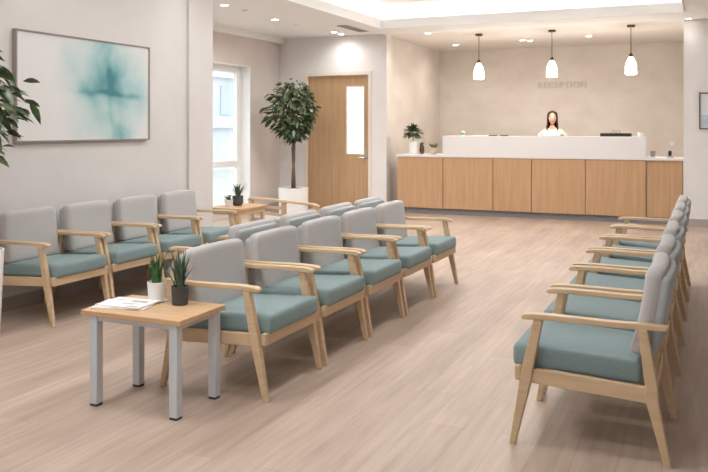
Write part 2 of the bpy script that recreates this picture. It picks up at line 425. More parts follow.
# ------------------------------------------------------------ chairs
def arm_bm(s):
    bm = NB(); y = s*.312
    secs = []
    for x,dz,w,t in ((-.335,.002,.030,.018),(-.325,.002,.038,.024),(-.25,.002,.042,.025),(-.1,.0,.044,.025),(.05,.003,.048,.025),(.16,.005,.050,.025),
                   (.24,.003,.052,.025),(.272,.0,.051,.025),(.287,-.003,.046,.018),(.292,-.004,.034,.011)):
        secs.append((x, y, .590+dz, w, t))
    beam(bm, secs, 'x'); return bm

def make_chair():
    t = thing('armchair', 'x', 'chair')
    # seat cushion: thicker at the front, slight fall to the back
    def ds(p):
        x,y,z = p
        f = (1-(x/.28)**2)*(1-(y/.31)**2)
        z2 = z + (.014*max(0,f) if z > 0 else 0) + .045*x + (z*.12 if x>.15 else 0)
        return (x,y,z2)
    obj('seat', rbox(NB(), (.059,0,.385), (.568,.575,.095), .026, ds), M['tealfab'], t, smooth=True)
    def db(p, grow=0):
        x,y,z = p
        u = z/.2
        xx = x - .12*z + .012*(y/.29)**2 - .012*(1-u*u)
        e = abs(y)/.285
        zz = z + (.004*(1-e*e) - .012*(max(0,e-.8)/.2)**2*max(0,u))*(1 if z>0 else 0)
        return (xx,y*(1-.02*max(0,u)**2),zz)
    bk = obj('backrest', rbox(NB(), (-.212,0,.606), (.082,.578,.39), .036, db), M['greyfab'], t, smooth=True)
    pn = obj('back_panel', rbox(NB(), (-.254,0,.594), (.052,.566,.355), .022, db), M['backfab'], bk, smooth=True)
    pn['label'] = 'blue-grey rear panel'
    for s in (-1,1):
        y = s*.318
        b = NB(); beam(b, [(.333,y,0,.030,.028),(.329,y,.02,.031,.028),(.272,y,.30,.052,.040),(.262,y,.36,.052,.040),(.215,y,.580,.042,.036)])
        obj('leg', b, M['wood'], t, bevel=.005)
        b = NB(); beam(b, [(-.333,y,0,.030,.028),(-.329,y,.02,.031,.028),(-.272,y,.27,.052,.040),(-.268,y,.34,.052,.040),(-.232,y,.582,.040,.034)])
        obj('leg', b, M['wood'], t, bevel=.005)
        obj('armrest', arm_bm(s), M['woodx'], t, bevel=.006)
    b = NB()
    for s in (-1,1):
        y = s*.314
        beam(b, [(-.27,y,.297,.026,.070),(.265,y,.323,.026,.066)], 'x')
    beam(b, [(.312,0,.322,.026,.585),(.312,0,.322+.034,.026,.585)]); beam(b, [(.30,-.30,.325,.03,.06),(.325,-.30,.325,.03,.06)],'x'); beam(b, [(.30,.30,.325,.03,.06),(.325,.30,.325,.03,.06)],'x')
    box(b, .298,.324,-.312,.312,.290,.352)
    box(b, -.285,-.262,-.30,.30,.27,.33)
    obj('seat_frame', b, M['woodx'], t, bevel=.004)
    for s in (-1,1): obj('back_support', beam(NB(), [(-.262,s*.20,.30,.022,.04),(-.292,s*.20,.52,.02,.035),(-.310,s*.20,.66,.012,.03)]), M['wood'], t, bevel=.003)
    return t
chair0 = make_chair(); used = [False]
def place(x, y, rz, label, group, sy=1, back=(0,0,0)):
    o = chair0 if not used[0] else copy_tree(chair0)
    used[0] = True
    o.location = (x,y,0); o.rotation_euler = (0,0,rz); o.scale = (1,sy,1)
    for ch in o.children:
        if ch.name.startswith('backrest'): ch.location = (back[0],0,back[1]); ch.rotation_euler = (0,back[2],0)
    tag(o, label, 'chair', group)
nth = ['nearest', 'second from the front', 'third from the front', 'fourth from the front', 'farthest']
for i,l in enumerate(['armchair right behind the foreground table with potted plants, first of the middle row',
        'second armchair from the front in the middle row, grey back and teal seat',
        'third armchair of five in the middle row, facing the aisle',
        'fourth armchair from the front in the middle row facing the aisle',
        'farthest armchair of the middle row, closest to the reception counter']):
    place(-2.47, 4.0+.718*i, 0, l, 'armchairs of the middle row facing the aisle', back=(.02,-.035,0))
for i,l in enumerate(['nearest armchair turned away behind the middle row, blue-grey back panel showing',
        'second armchair turned away behind the middle row, in front of the big white planter',
        'third armchair from the front turned away behind the middle row',
        'farthest armchair turned away behind the middle row, in front of the oak door']):
    place(-3.225, 5.01+.718*i, PI, l, 'armchairs standing back to back with the middle row', back=(.02,-.03,0))
for i,l in enumerate(['nearest armchair of the right row, whole wooden side frame in view',
        'second armchair from the front in the right row','third armchair from the front in the right row',
        'fourth armchair from the front in the right row','fifth armchair from the front in the right row',
        'sixth and farthest armchair of the right row, nearest the reception counter']):
    place(-.49, 3.985+.74*i, PI, l, 'armchairs of the right row facing left', back=(.0,.055,-.07))
for i,l in enumerate(['nearest armchair along the wall under the painting, at the left picture edge',
        'second armchair along the painting wall, under the painting','third armchair from the front along the painting wall',
        'farthest armchair along the painting wall, next to the far side table']):
    place(-4.69, 4.735+.65*i, 0, l, 'armchairs against the wall with the painting', .93, (.01,.01,0))

# ------------------------------------------------------------ tables
t = thing('side_table', 'square side table with oak top and light grey metal legs in the foreground', 'table', (-2.69,3.455,0))
hx, hy = .315, .205
obj('tabletop', box(NB(), -hx, hx, -hy, hy, .472, .5), M['tabletop'], t, bevel=.004)
b = NB()
box(b,-hx+.04,hx-.03,-hy+.02,-hy+.045,.445,.472); box(b,-hx+.05,hx-.03,hy-.045,hy-.02,.445,.472)
box(b,-hx+.05,-hx+.075,-hy+.02,hy-.02,.445,.472); box(b,hx-.055,hx-.03,-hy+.02,hy-.02,.445,.472)
obj('apron', b, M['greymetal'], t)
for x in (-hx+.075, hx-.05):
    for y in (-hy+.035, hy-.035):
        lg = obj('leg', box(NB(), x-.024, x+.024, y-.024, y+.024, .012, .472), M['greymetal'], t, bevel=.003)
        obj('foot_cap', box(NB(), x-.022, x+.022, y-.022, y+.022, 0, .012), M['foot'], lg)
t = thing('side_table', 'pale wooden side table by the tall window, dark potted plant on top', 'table', (-5.27,8.37,0))
obj('tabletop', rbox(NB(), (0,0,.485), (.5,.66,.03), .008), M['tabletop'], t)
b = NB(); box(b,-.2,.2,-.29,-.27,.42,.47); box(b,-.2,.2,.27,.29,.42,.47); box(b,-.22,-.2,-.29,.29,.42,.47); box(b,.2,.22,-.29,.29,.42,.47)
obj('apron', b, M['wood'], t)
for x in (-.2,.2):
    for y in (-.27,.27): obj('leg', beam(NB(), [(x,y,0,.032,.032),(x,y,.47,.045,.045)]), M['wood'], t, bevel=.003)
# wooden bench frame beyond the rows
ang = math.atan2(8.84-9.2, -4.41+5.6)
t = thing('bench', 'low open wooden bench frame beside the far side table, in front of the white planter', 'bench', (-5.0,9.02,0), ang)
b = NB(); beam(b, [(-.64,0,.49,.03,.03),(-.6,0,.515,.06,.028),(-.3,0,.52,.06,.028),(0,0,.512,.06,.028),(.56,0,.50,.06,.028),(.64,0,.485,.05,.024)], 'x'); obj('top_rail', b, M['woodx'], t, bevel=.004)
for x in (-.59,.03,.59): obj('leg', beam(NB(), [(x,0,0,.04,.035),(x,0,.49,.07,.045)]), M['wood'], t, bevel=.004)
for z in (.33,.42): obj('slat', box(NB(), -.57,.0,-.012,.012,z-.018,z+.018), M['woodx'], t, bevel=.003)
obj('seat', rbox(NB(), (0,.25,.24), (1.18,.46,.05), .02), M['greyfab'], t, smooth=True)
for x in (-.55,.55): obj('leg', beam(NB(), [(x,.45,0,.035,.035),(x,.45,.22,.045,.04)]), M['wood'], t, bevel=.004)

# ------------------------------------------------------------ plants
def leaf(bm, base, d, up, L, w, droop=.25, mi=0, thick=0):
    d = Vector(d).normalized(); side = d.cross(Vector(up))
    if side.length < .05: side = d.cross(Vector((1,0,.1)))
    side.normalize(); n = side.cross(d).normalized(); base = Vector(base)
    rows = []
    for u, k in ((0,.12),(.25,.8),(.5,1),(.78,.62),(1,.03)):
        c = base + d*(L*u) - Vector((0,0,1))*(droop*L*u*u)
        rows.append((bm.verts.new(c-side*w*k*.5+n*w*.12*k), bm.verts.new(c), bm.verts.new(c+side*w*k*.5+n*w*.12*k)))
    for a, c in zip(rows, rows[1:]):
        for q in (0,1):
            f = bm.faces.new((a[q],a[q+1],c[q+1],c[q])); f.material_index = mi; f.smooth = True

def spikes(bm, z, n, h, r, w, spread, seed):
    """pointed, thick upright leaves"""
    R = random.Random(seed)
    for i in range(n):
        a = 2*PI*i/n + R.uniform(-.3,.3); rr = r*R.uniform(.1,.9); out = spread*R.uniform(.15,1)
        hh = h*R.uniform(.55,1); tw = a+PI/2
        rings = []
        for u,k in ((0,.8),(.3,1),(.6,.75),(.85,.35),(1,.04)):
            cx = math.cos(a)*(rr+out*u*u*h); cy = math.sin(a)*(rr+out*u*u*h); cz = z+hh*u*(1-.12*u*out)
            s = Vector((math.cos(tw),math.sin(tw),0))*w*k*.5; o = Vector((math.cos(a),math.sin(a),0))*w*k*.16
            c0 = Vector((cx,cy,cz))
            rings.append([tuple(c0-s),tuple(c0-o),tuple(c0+s),tuple(c0+o*.4)])
        loft(bm, rings)
    return bm

def pot(t, prof, m, soilr, soilz):
    obj('pot', lathe(NB(), prof, n=32), m, t, smooth=False, bevel=0).data.shade_smooth() if False else obj('pot', lathe(NB(), prof, n=40), m, t, bevel=.003)
    obj('soil', lathe(NB(), [(soilr,soilz-.01),(soilr*.9,soilz+.002),(0,soilz+.004)], n=24), M['soil'], t)

def open_pot(r0, r1, h, wall=.006, inset=.02):
    return [(r0*.96,0),(r0,.004),(r1,h),(r1-wall,h),(r1-wall-.001,h-inset),(0,h-inset)]

def tree(name, label, loc, potr0, potr1, poth, zc, rx, rz_, nleaf, L, seed, trunk_r=.022, shape=1.0, inset=.03):
    R = random.Random(seed)
    t = thing(name, label, 'plant', loc)
    obj('pot', lathe(NB(), open_pot(potr0, potr1, poth, .012, inset), n=48), M['potwhite'], t, bevel=.004)
    obj('soil', lathe(NB(), [(potr1-.02,poth-inset-.002),(potr1*.7,poth-inset+.012),(0,poth-inset+.018)], n=24), M['soil'], t)
    b = NB()
    for k in range(2):
        pts = []
        for i in range(9):
            u = i/8; a = u*7+k*PI
            pts.append((math.cos(a)*trunk_r*.55, math.sin(a)*trunk_r*.55, poth-inset+u*(zc-poth+inset)))
        tube(b, pts, [trunk_r*(1-.3*i/8) for i in range(9)], 8)
    tips = []
    for i in range(26):
        a = R.uniform(0,2*PI); el = R.uniform(-.5,1.3); 
        p = Vector((math.cos(a)*math.cos(el)*rx*.8, math.sin(a)*math.cos(el)*rx*.8, zc+math.sin(el)*rz_*.8))
        s = Vector((0,0,zc+R.uniform(-.5,.0)*rz_*.8)); mid = (s+p)/2+Vector((0,0,.04))
        tube(b, [s,mid,p], [trunk_r*.35,trunk_r*.25,trunk_r*.1], 5); tips.append(p)
    obj('trunk', b, M['bark'], t, smooth=True)
    b = NB()
    for i in range(nleaf):
        a = R.uniform(0,2*PI); cz_ = R.uniform(-1,1); rr = R.uniform(.35,1)**.5
        rad = math.sqrt(max(0,1-cz_*cz_))*(1 + .18*math.sin(3*a+seed)+.1*math.sin(5*cz_*3))
        if cz_ < 0: rad *= 1-shape*.35*(-cz_)
        p = Vector((math.cos(a)*rad*rx*rr, math.sin(a)*rad*rx*rr, zc+cz_*rz_*rr))
        d = Vector((math.cos(a)+R.uniform(-.6,.6), math.sin(a)+R.uniform(-.6,.6), R.uniform(-.9,.35)))
        leaf(b, p, d, (R.uniform(-.7,.7),R.uniform(-.7,.7),1), L*R.uniform(.7,1.15), L*.5, R.uniform(.1,.45))
    obj('foliage', b, M['leaf'], t)
    return t

tree('potted_ficus', 'tall ficus tree in a white planter in front of the oak door', (-6.38,11.9,0), .24,.255,.45, 1.74,.40,.54, 680,.14, 3, .026)
tree('potted_ficus', 'large leafy ficus in a white planter, cut by the left picture edge', (-4.46,3.82,0), .17,.20,.64, 1.59,.30,.42, 300,.115, 11, .022)

t = thing('potted_plant', 'spiky green succulent in a white pot on the foreground side table', 'plant', (-2.765,3.575,.5))
obj('saucer', lathe(NB(), [(.045,0),(.056,.006),(.054,.009),(0,.009)], n=32), M['potwhite'], t)
obj('pot', lathe(NB(), [(r,h+.009) for r,h in open_pot(.044,.052,.1)], n=40), M['potwhite'], t, bevel=.002)
obj('soil', lathe(NB(), [(.044,.088),(.03,.094),(0,.096)], n=16), M['soil'], t)
b = spikes(NB(), .09, 34, .19, .03, .014, .28, 5)
R = random.Random(2)
for i in range(16):
    a = R.uniform(0,2*PI); leaf(b, (math.cos(a)*.008-.014,math.sin(a)*.008,.17+R.uniform(-.03,.03)), (math.cos(a),math.sin(a),.9), (0,0,1), .045, .02, .1)
obj('foliage', b, M['leaf2'], t)
t = thing('potted_plant', 'snake plant with long pointed leaves in a charcoal pot on the foreground side table', 'plant', (-2.60,3.56,.5))
obj('pot', lathe(NB(), open_pot(.042,.047,.1), n=40), M['potdark'], t, bevel=.002)
obj('soil', lathe(NB(), [(.039,.079),(.03,.084),(0,.086)], n=16), M['soil'], t)
obj('foliage', spikes(NB(), .08, 30, .23, .03, .017, .42, 9), M['leaf3'], t)

t = thing('potted_plant', 'dark spiky plant in a black pot on the far side table by the window', 'plant', (-5.27,8.39,.5))
obj('pot', lathe(NB(), [(.05,0),(.068,.04),(.066,.12),(.058,.12),(.057,.1),(0,.1)], n=24), M['potdark'], t)
obj('soil', lathe(NB(), [(.055,.1),(0,.108)], n=16), M['soil'], t)
obj('foliage', spikes(NB(), .1, 24, .2, .03, .03, .75, 4), M['leaf3'], t)
t = thing('potted_plant', 'small white pot of pale pink flowers left of the black pot on the far table', 'plant', (-5.33,8.28,.5))
obj('pot', lathe(NB(), open_pot(.045,.055,.08), n=24), M['potwhite'], t)
b = NB()
for i in range(14):
    a = R.uniform(0,2*PI); leaf(b, (0,0,.065), (math.cos(a),math.sin(a),R.uniform(.3,1.2)), (0,0,1), .1, .03, .2)
obj('foliage', b, M['leaf2'], t)
b = NB()
for i in range(9):
    a = R.uniform(0,2*PI); r = R.uniform(.0,.05)
    for k in range(6):
        q = k*PI/3; leaf(b, (math.cos(a)*r,math.sin(a)*r,.11+R.uniform(0,.02)), (math.cos(q),math.sin(q),.4), (0,0,1), .024, .018, 0)
obj('flower', b, M['flower'], t)

# magazines
def mag(name, label, x, y, z, rz, w, h, th, extra):
    o = thing(name, label, 'magazine', (x,y,z), rz, 'reading matter on the side table')
    obj('pages', box(NB(), -w/2,w/2,-h/2,h/2,0,th), M['paper'], o, bevel=.001)
    b = NB()
    for (x0,x1,y0,y1) in extra: box(b, x0*w, x1*w, y0*h, y1*h, th+.0002, th+.0008)
    c = obj('printed_cover', b, M['ink'], o); return o
mag('magazine', 'white magazine lying flat under the other one on the side table', -2.855,3.43,.5, .25, .30,.21,.007, [(-.45,-.25,.28,.33)])
m2 = mag('magazine', 'upper white magazine with grey print, topmost on the foreground side table', -2.845,3.435,.5082, .05, .27,.2,.007, [(.0,.36,.10,.26),(-.05,.3,-.12,-.08),(-.05,.22,-.2,-.17),(-.4,-.2,.2,.25)])
b = NB(); box(b, .05,.12,-.085,-.075,.0073,.0079); obj('printed_line', b, M['pinkink'], m2)

# ------------------------------------------------------------ reception counter
CY = 12.86; cx0, cx1 = -4.88, -.345
rc = thing('reception_counter', 'long oak-panelled reception counter with white top and raised white front', 'reception counter', (0,CY,0))
seams = [-4.88,-4.04,-3.40,-2.955,-2.19,-1.44+.0,-.865,-.2]
def X_at(px):
    o_ = (px-354)/800; dx = -.4047+.9144*o_; dy = .9144+.4047*o_; return CY/dy*dx
seams = [cx0]+[X_at(p) for p in (443,493,531.5,585.5,646)]+[cx1]
for i in range(len(seams)-1):
    yo = .03 if i == len(seams)-2 else 0
    obj('panel', box(NB(), seams[i]+.005, seams[i+1]-.005, yo, .02+yo, .10, .958), M['oakpanel'], rc, bevel=.001)
obj('carcass', box(NB(), cx0+.01, cx1-.01, .052, .62, .1, .955), M['kick'], rc)
obj('toe_kick', box(NB(), cx0+.02, cx1-.02, .05, .6, 0, .1), M['kick'], rc)
obj('worktop', box(NB(), cx0-.01, cx1+.01, -.015, .7, .96, .998), M['counterwhite'], rc, bevel=.003)
ux0, ux1 = X_at(443), X_at(646)
obj('raised_front', box(NB(), ux0, ux1, -.02, .33, .966, 1.318), M['counterwhite'], rc, bevel=.004)

# things on the counter
def on(px, dy=.12):
    o_ = (px-354)/800; dx = -.4047+.9144*o_; d = .9144+.4047*o_; return ((CY+dy)/d*dx, CY+dy)
LZ = 1.318; WZ = .998
x,y = on(413,.25)
t = thing('potted_plant', 'leafy round plant in a white cylinder pot at the left end of the reception counter', 'plant', (x,y,WZ))
obj('pot', lathe(NB(), open_pot(.07,.075,.22,.008), n=32), M['potwhite'], t, bevel=.003)
obj('soil', lathe(NB(), [(.066,.2),(0,.206)], n=16), M['soil'], t)
obj('stem', tube(NB(), [(0,0,.2),(.004,0,.27),(0,0,.33)], [.012,.01,.012]), M['bark'], t)
b = NB(); R = random.Random(21)
for i in range(280):
    a = R.uniform(0,2*PI); el = R.uniform(-.7,1.4); r = R.uniform(.03,.125)
    d = Vector((math.cos(a)*math.cos(el),math.sin(a)*math.cos(el),math.sin(el)*.8))
    leaf(b, Vector((0,0,.37))+d*r, d+Vector((0,0,.1)), (0,0,1), R.uniform(.08,.12), .035, .25)
obj('foliage', b, M['leaf'], t)
x,y = on(422,.42)
t = thing('vase', 'small dark brown vase with dry twigs left of the cream pot on the counter', 'vase', (x,y,WZ))
obj('vessel', lathe(NB(), [(.03,0),(.045,.05),(.04,.12),(.025,.16),(.03,.19),(.022,.19)], n=20), M['bronze'], t)
obj('foliage', spikes(NB(), .12, 12, .11, .02, .022, 1.0, 12), M['leafdry'], t)
x,y = on(433.5,.2)
t = thing('potted_plant', 'small cream pot with olive succulent leaves beside the brown vase on the counter', 'plant', (x,y,WZ))
obj('pot', lathe(NB(), [(.04,0),(.062,.05),(.058,.12),(.05,.12),(.05,.1),(0,.1)], n=24), mat('cream_ceramic', srgb(206,190,168), .5), t)
b = NB()
for i in range(18):
    a = R.uniform(0,2*PI); leaf(b, (math.cos(a)*.02,math.sin(a)*.02,.1), (math.cos(a),math.sin(a),R.uniform(.6,2)), (0,0,1), R.uniform(.08,.14), .04, .1)
obj('foliage', b, M['leafdry'], t)
x,y = on(463,.15)
t = thing('dispenser_bottle', 'small white bottle with green label near the left end of the raised counter', 'bottle', (x,y,LZ))
obj('bottle_body', lathe(NB(), [(.032,0),(.034,.06),(.03,.075),(.012,.08),(.012,.09)], n=20), M['potwhite'], t)
obj('label_band', lathe(NB(), [(.0345,.02),(.0345,.05)], n=20), M['green'], t)
x,y = on(480,.15)
o = obj('paper_sheet', NB() if False else box(NB(), -.12,.12,-.1,.1,0,.012), M['paper'], loc=(x,y,LZ)); tag(o, 'white paper pad lying on the raised counter right of the small bottle', 'paper')
for px,l in ((493,'black pen lying on the raised counter, left of the other pen'),(504,'black pen lying on the raised counter, nearer the receptionist')):
    x,y = on(px,.1); o = obj('pen', tube(NB(), [(-.07,0,.009),(.06,.01,.009),(.075,.011,.009)], [.008,.008,.003]), M['black'], loc=(x,y,LZ)); tag(o, l, 'pen', 'pens on the raised counter')
x,y = on(550,.2)
t = thing('clipboard', 'white clipboard lying in front of the receptionist on the raised counter', 'clipboard', (x,y,LZ))
obj('board', box(NB(), -.22,.22,-.12,.12,0,.008), M['ink'], t, bevel=.002)
obj('sheet', box(NB(), -.2,.19,-.11,.11,.0082,.012), M['paper'], t)
obj('clip', box(NB(), .17,.215,-.03,.03,.0122,.024), M['black'], t)
x,y = on(616,.2)
t = thing('document_tray', 'black flat document tray at the right of the raised counter', 'tray', (x,y,LZ))
b = NB(); box(b,-.225,.225,-.11,.11,0,.008); box(b,-.225,.225,-.11,-.1,.008,.05); box(b,-.225,.225,.1,.11,.008,.05); box(b,-.225,-.215,-.1,.1,.008,.05); box(b,.215,.225,-.1,.1,.008,.05)
obj('tray_body', b, M['black'], t)
o = obj('document_stack', box(NB(), -.2,.2,-.09,.09,0,.03), M['paper'], loc=(x,y,LZ+.0085)); tag(o, 'stack of white paper inside the black document tray', 'paper')
x2,y2 = on(616,.2)
t = thing('reading_glasses', 'thin wire glasses resting on the papers in the black tray', 'glasses', (x2-.0,y2,LZ+.0387))
for s in (-1,1):
    pts = [(s*.035+.026*math.cos(a),-.03,.030+.024*math.sin(a)) for a in [2*PI*k/14 for k in range(15)]]
    obj('rim', tube(NB(), pts, .0035, 5), M['bronze'], t)
    obj('temple', tube(NB(), [(s*.06,-.03,.032),(s*.065,.06,.004)], .003, 5), M['bronze'], t)
x,y = on(640,.12)
t = thing('coffee_cup', 'small white cup at the right end of the raised counter', 'cup', (x,y,LZ))
obj('cup_body', lathe(NB(), [(.022,0),(.034,.03),(.038,.065),(.034,.065),(.03,.02),(0,.012)], n=24), M['potwhite'], t)
obj('handle', tube(NB(), [(.036,0,.05),(.058,0,.045),(.056,0,.025),(.033,0,.02)], .005, 6), M['potwhite'], t)
x,y = on(653,.2)
t = thing('glass_tumbler', 'clear glass tumbler on the low right end of the counter', 'glass', (x,y,WZ))
obj('tumbler_body', lathe(NB(), [(.034,0),(.04,.10),(.037,.10),(.032,.01),(0,.01)], n=24), M['vaseglass'], t)
x,y = on(670,.25)
t = thing('stapler', 'small black device on the low right end of the counter', 'desk device', (x,y,WZ))
obj('base', rbox(NB(), (0,0,.013), (.1,.1,.026), .01), M['ink'], t); obj('head', rbox(NB(), (0,0,.065), (.05,.06,.085), .018), M['black'], t, smooth=True)
o = thing('wall_outlet', 'small white round switch on the reception wall near the right pier', 'switch', (-.62,16.1,1.16))
obj('plate', tube(NB(), [(0,-.012,0),(0,0,0)], .04, 20), M['white'], o); obj('button', tube(NB(), [(0,-.02,0),(0,-.012,0)], .018, 16), M['white'], o)

# ------------------------------------------------------------ reception sign
sg = thing('wall_sign', 'raised stone-grey letters reading RECEPTION on the wall behind the counter', 'sign', (-3.10,16.085,2.245))
x = 0
for ch in 'RECEPTION':
    cu = bpy.data.curves.new('tmp','FONT'); cu.body = ch; cu.size = .17; cu.extrude = .012; cu.bevel_depth = 0
    ob = bpy.data.objects.new('tmp', cu); COL.objects.link(ob); bpy.context.view_layer.update()
    me = bpy.data.meshes.new_from_object(ob.evaluated_get(bpy.context.evaluated_depsgraph_get()))
    bpy.data.objects.remove(ob)
    xs = [v.co.x for v in me.vertices]; w = max(xs)-min(xs); mn = min(xs)
    for v in me.vertices: v.co = Vector((v.co.x-mn, -v.co.z, v.co.y))
    me.name = 'letter'; me.materials.append(M['letter'])
    l = bpy.data.objects.new('letter', me); COL.objects.link(l); l.parent = sg; l.location = (x,0,0); x += w+.030
sc = .93/(x-.03); 
for c_ in sg.children: c_.location.x *= sc; c_.scale.x = sc

# ------------------------------------------------------------ pictures
t = thing('painting', 'large abstract painting of teal washes on off-white canvas, hanging on the left wall', 'painting', (XL,5.57,1.79))
hw, hh = .835, .455
obj('canvas', box(NB(), .008,.034,-hw+.012,hw-.012,-hh+.012,hh-.012), M['art'], t)
b = NB(); box(b,.002,.045,-hw,-hw+.012,-hh,hh); box(b,.002,.045,hw-.012,hw,-hh,hh); box(b,.002,.045,-hw+.012,hw-.012,-hh,-hh+.012); box(b,.002,.045,-hw+.012,hw-.012,hh-.012,hh)
obj('frame', b, M['frame'], t)
t = thing('framed_print', 'framed print in a dark thin frame on the right pier', 'picture', (.14,YD,1.70))
hw, hh = .26, .27
obj('print', box(NB(), -hw+.02,hw-.02,-.02,-.008,-hh+.02,hh-.02), mat('print_paper', srgb(226,228,230), .6), t)
obj('print_area', box(NB(), -hw+.03,hw-.03,-.0225,-.0203,-hh+.03,-.06), mat('pale_blue_print', srgb(176,196,212), .6, ((9,9,14), srgb(205,216,224), 4)), t)
b = NB(); 
for k in range(4): box(b, -.10,.14-.04*(k%2),-.0225,-.0203,.17-k*.045,.185-k*.045)
obj('printed_lines', b, M['ink'], t)
b = NB(); box(b,-hw,-hw+.02,-.035,-.002,-hh,hh); box(b,hw-.02,hw,-.035,-.002,-hh,hh); box(b,-hw+.02,hw-.02,-.035,-.002,-hh,-hh+.02); box(b,-hw+.02,hw-.02,-.035,-.002,hh-.02,hh)
obj('frame', b, M['darkframe'], t)

# ------------------------------------------------------------ lights
def spot(x, y, z, e, col, size, blend, rad=.05, parent=None):
    l = bpy.data.lights.new('spot_lamp', 'SPOT'); l.energy = e; l.color = col; l.spot_size = math.radians(size); l.spot_blend = blend; l.shadow_soft_size = rad
    o = bpy.data.objects.new('spot_lamp', l); COL.objects.link(o); o.location = (x,y,z)
    if parent: o.parent = parent
    return o
def downlight(x, y, z, label, e, col=(1,.88,.74), r=.05, size=110):
    t = thing('downlight', label, 'ceiling light', (x,y,z), 0, 'recessed ceiling downlights')
    obj('trim_ring', loft(NB(), [circ(0,0,0,r*1.35,24),circ(0,0,-.006,r*1.3,24),circ(0,0,-.006,r,24),circ(0,0,-.001,r,24)], False), M['white'], t)
    obj('lens', lathe(NB(), [(r,-.0035),(r,-.001)], n=24), M['lens'], t)
    if e: spot(0,0,-.03,e,col,size,.9,.05,t)
def cpos(px, py, z):
    t_ = 800*(z-1.45)/(128-py); o_ = (px-354)/800
    return (-.4047+.9144*o_)*t_, (.9144+.4047*o_)*t_
K = (.98,.98,1); WK = (1,.95,.89)
for px,py,l in ((224.5,5,'downlight in the alcove ceiling, nearest the viewer'),(275,19.5,'downlight in the alcove ceiling above the ficus'),
                (334,32,'left of two close downlights in front of the door wall'),(341,34,'right of two close downlights in front of the door wall')):
    x,y = cpos(px,py,CZ+.02); downlight(x,y,CZ+.02,l,66 if px<300 else 9,K,.05,170)
for px,py,l in ((428,33,'downlight at the far left over the reception'),(455.5,45,'downlight left of the first pendant, near the back wall'),
                (510,22.5,'small downlight between the first and second pendants'),(523,40,'left one of the close pair of downlights near the sign'),(530,40.5,'right one of the close pair of downlights near the sign'),
                (589,36,'downlight between the second and third pendants')):
    x,y = cpos(px,py,CZ+.01); downlight(x,y,CZ+.01,l,16,WK,.05,165)
x,y = cpos(689,18.5,CZ); downlight(x,y,CZ,'small downlight in the ceiling edge above the right pier',2,K,.035)
# wall-washing downlights and added unseen fill panels over the waiting area
for i,(x,y) in enumerate(((-4.72,4.9),(-4.72,6.9),(-4.72,3.1))):
    downlight(x,y,CZ,['downlight close to the painting wall, above the painting','downlight close to the painting wall beside the pier','downlight close to the painting wall, before the painting'][i],3,K,.045,140)
for i,(x,y) in enumerate(((-3.4,3.2),(-1.6,3.2),(-3.4,6.2),(-1.6,6.2),(-3.4,8.3),(-1.6,8.3),(-3.4,10.35),(-1.6,10.35),(-3.4,1.5),(-1.6,1.5))):
    t = thing('added_fill_panel', 'unseen fill panel added in the ceiling tray, '+['nearest left','nearest right','middle left','middle right','third left','third right','farthest left','farthest right','above the viewer at the left','above the viewer at the right'][i], 'ceiling light', (x,y,TZ), 0, 'added fill panels in the ceiling tray')
    obj('frame', loft(NB(), [[(-.31,-.31,0),(.31,-.31,0),(.31,.31,0),(-.31,.31,0)],[(-.31,-.31,-.02),(.31,-.31,-.02),(.31,.31,-.02),(-.31,.31,-.02)]]), M['white'], t)
    obj('diffuser', box(NB(), -.29,.29,-.29,.29,-.024,-.0205), M['panel'], t)  # glowing face added as soft overhead fill, out of view
for px,py,l in ((245,10,'tiny round smoke detector in the alcove ceiling between two downlights'),(297,24,'small round ceiling sensor left of the air vent')):
    x,y = cpos(px,py,CZ+.02); o = obj('smoke_detector', lathe(NB(), [(.05,0),(.048,-.02),(.03,-.03),(0,-.03)], n=24), M['base'], loc=(x,y,CZ+.02)); o.data.materials[0] = M['white']; tag(o,l,'detector')
x,y = cpos(365,25,CZ)
x,y = -5.0+.0, 11.75
t = thing('air_vent', 'narrow slotted air vent in the ceiling beside the bright tray', 'vent', (-5.28,11.9,CZ+.02))
obj('frame', box(NB(), -.09,.09,-.45,.45,-.008,0), M['base'], t)
for k in range(3): obj('slat', box(NB(), -.07+k*.05,-.04+k*.05,-.43,.43,-.013,-.0085), M['kick'], t)
# pendants
for i,(px,py) in enumerate(((479,34),(552,30),(631,25))):
    x,y = cpos(px,py,CZ+.01)
    t = thing('pendant_light', 'glowing white glass pendant lamp, '+['leftmost of three over the counter','middle of three, above the receptionist','rightmost of three over the counter'][i], 'lamp', (x,y,CZ+.01), 0, 'pendant lamps over the counter')
    obj('canopy', lathe(NB(), [(.06,0),(.06,-.028),(.055,-.034),(0,-.034)], n=28), M['bronze'], t)
    obj('cord', tube(NB(), [(0,0,-.03),(0,0,-.46)], .006, 8), M['bronze'], t)
    obj('socket', lathe(NB(), [(.012,-.44),(.028,-.46),(.032,-.50),(.02,-.505)], n=20), M['bronze'], t)
    sh = obj('lamp_shade', lathe(NB(), [(.028,-.50),(.045,-.53),(.068,-.575),(.084,-.64),(.088,-.765),(.084,-.77),(.080,-.765),(.074,-.65),(.04,-.56),(.0,-.54)], n=32), M['pend'], t, smooth=True)
    l = bpy.data.lights.new('bulb', 'POINT'); l.energy = 18; l.color = WK; l.shadow_soft_size = .08
    o = bpy.data.objects.new('bulb', l); COL.objects.link(o); o.parent = t; o.location = (0,0,-.86)

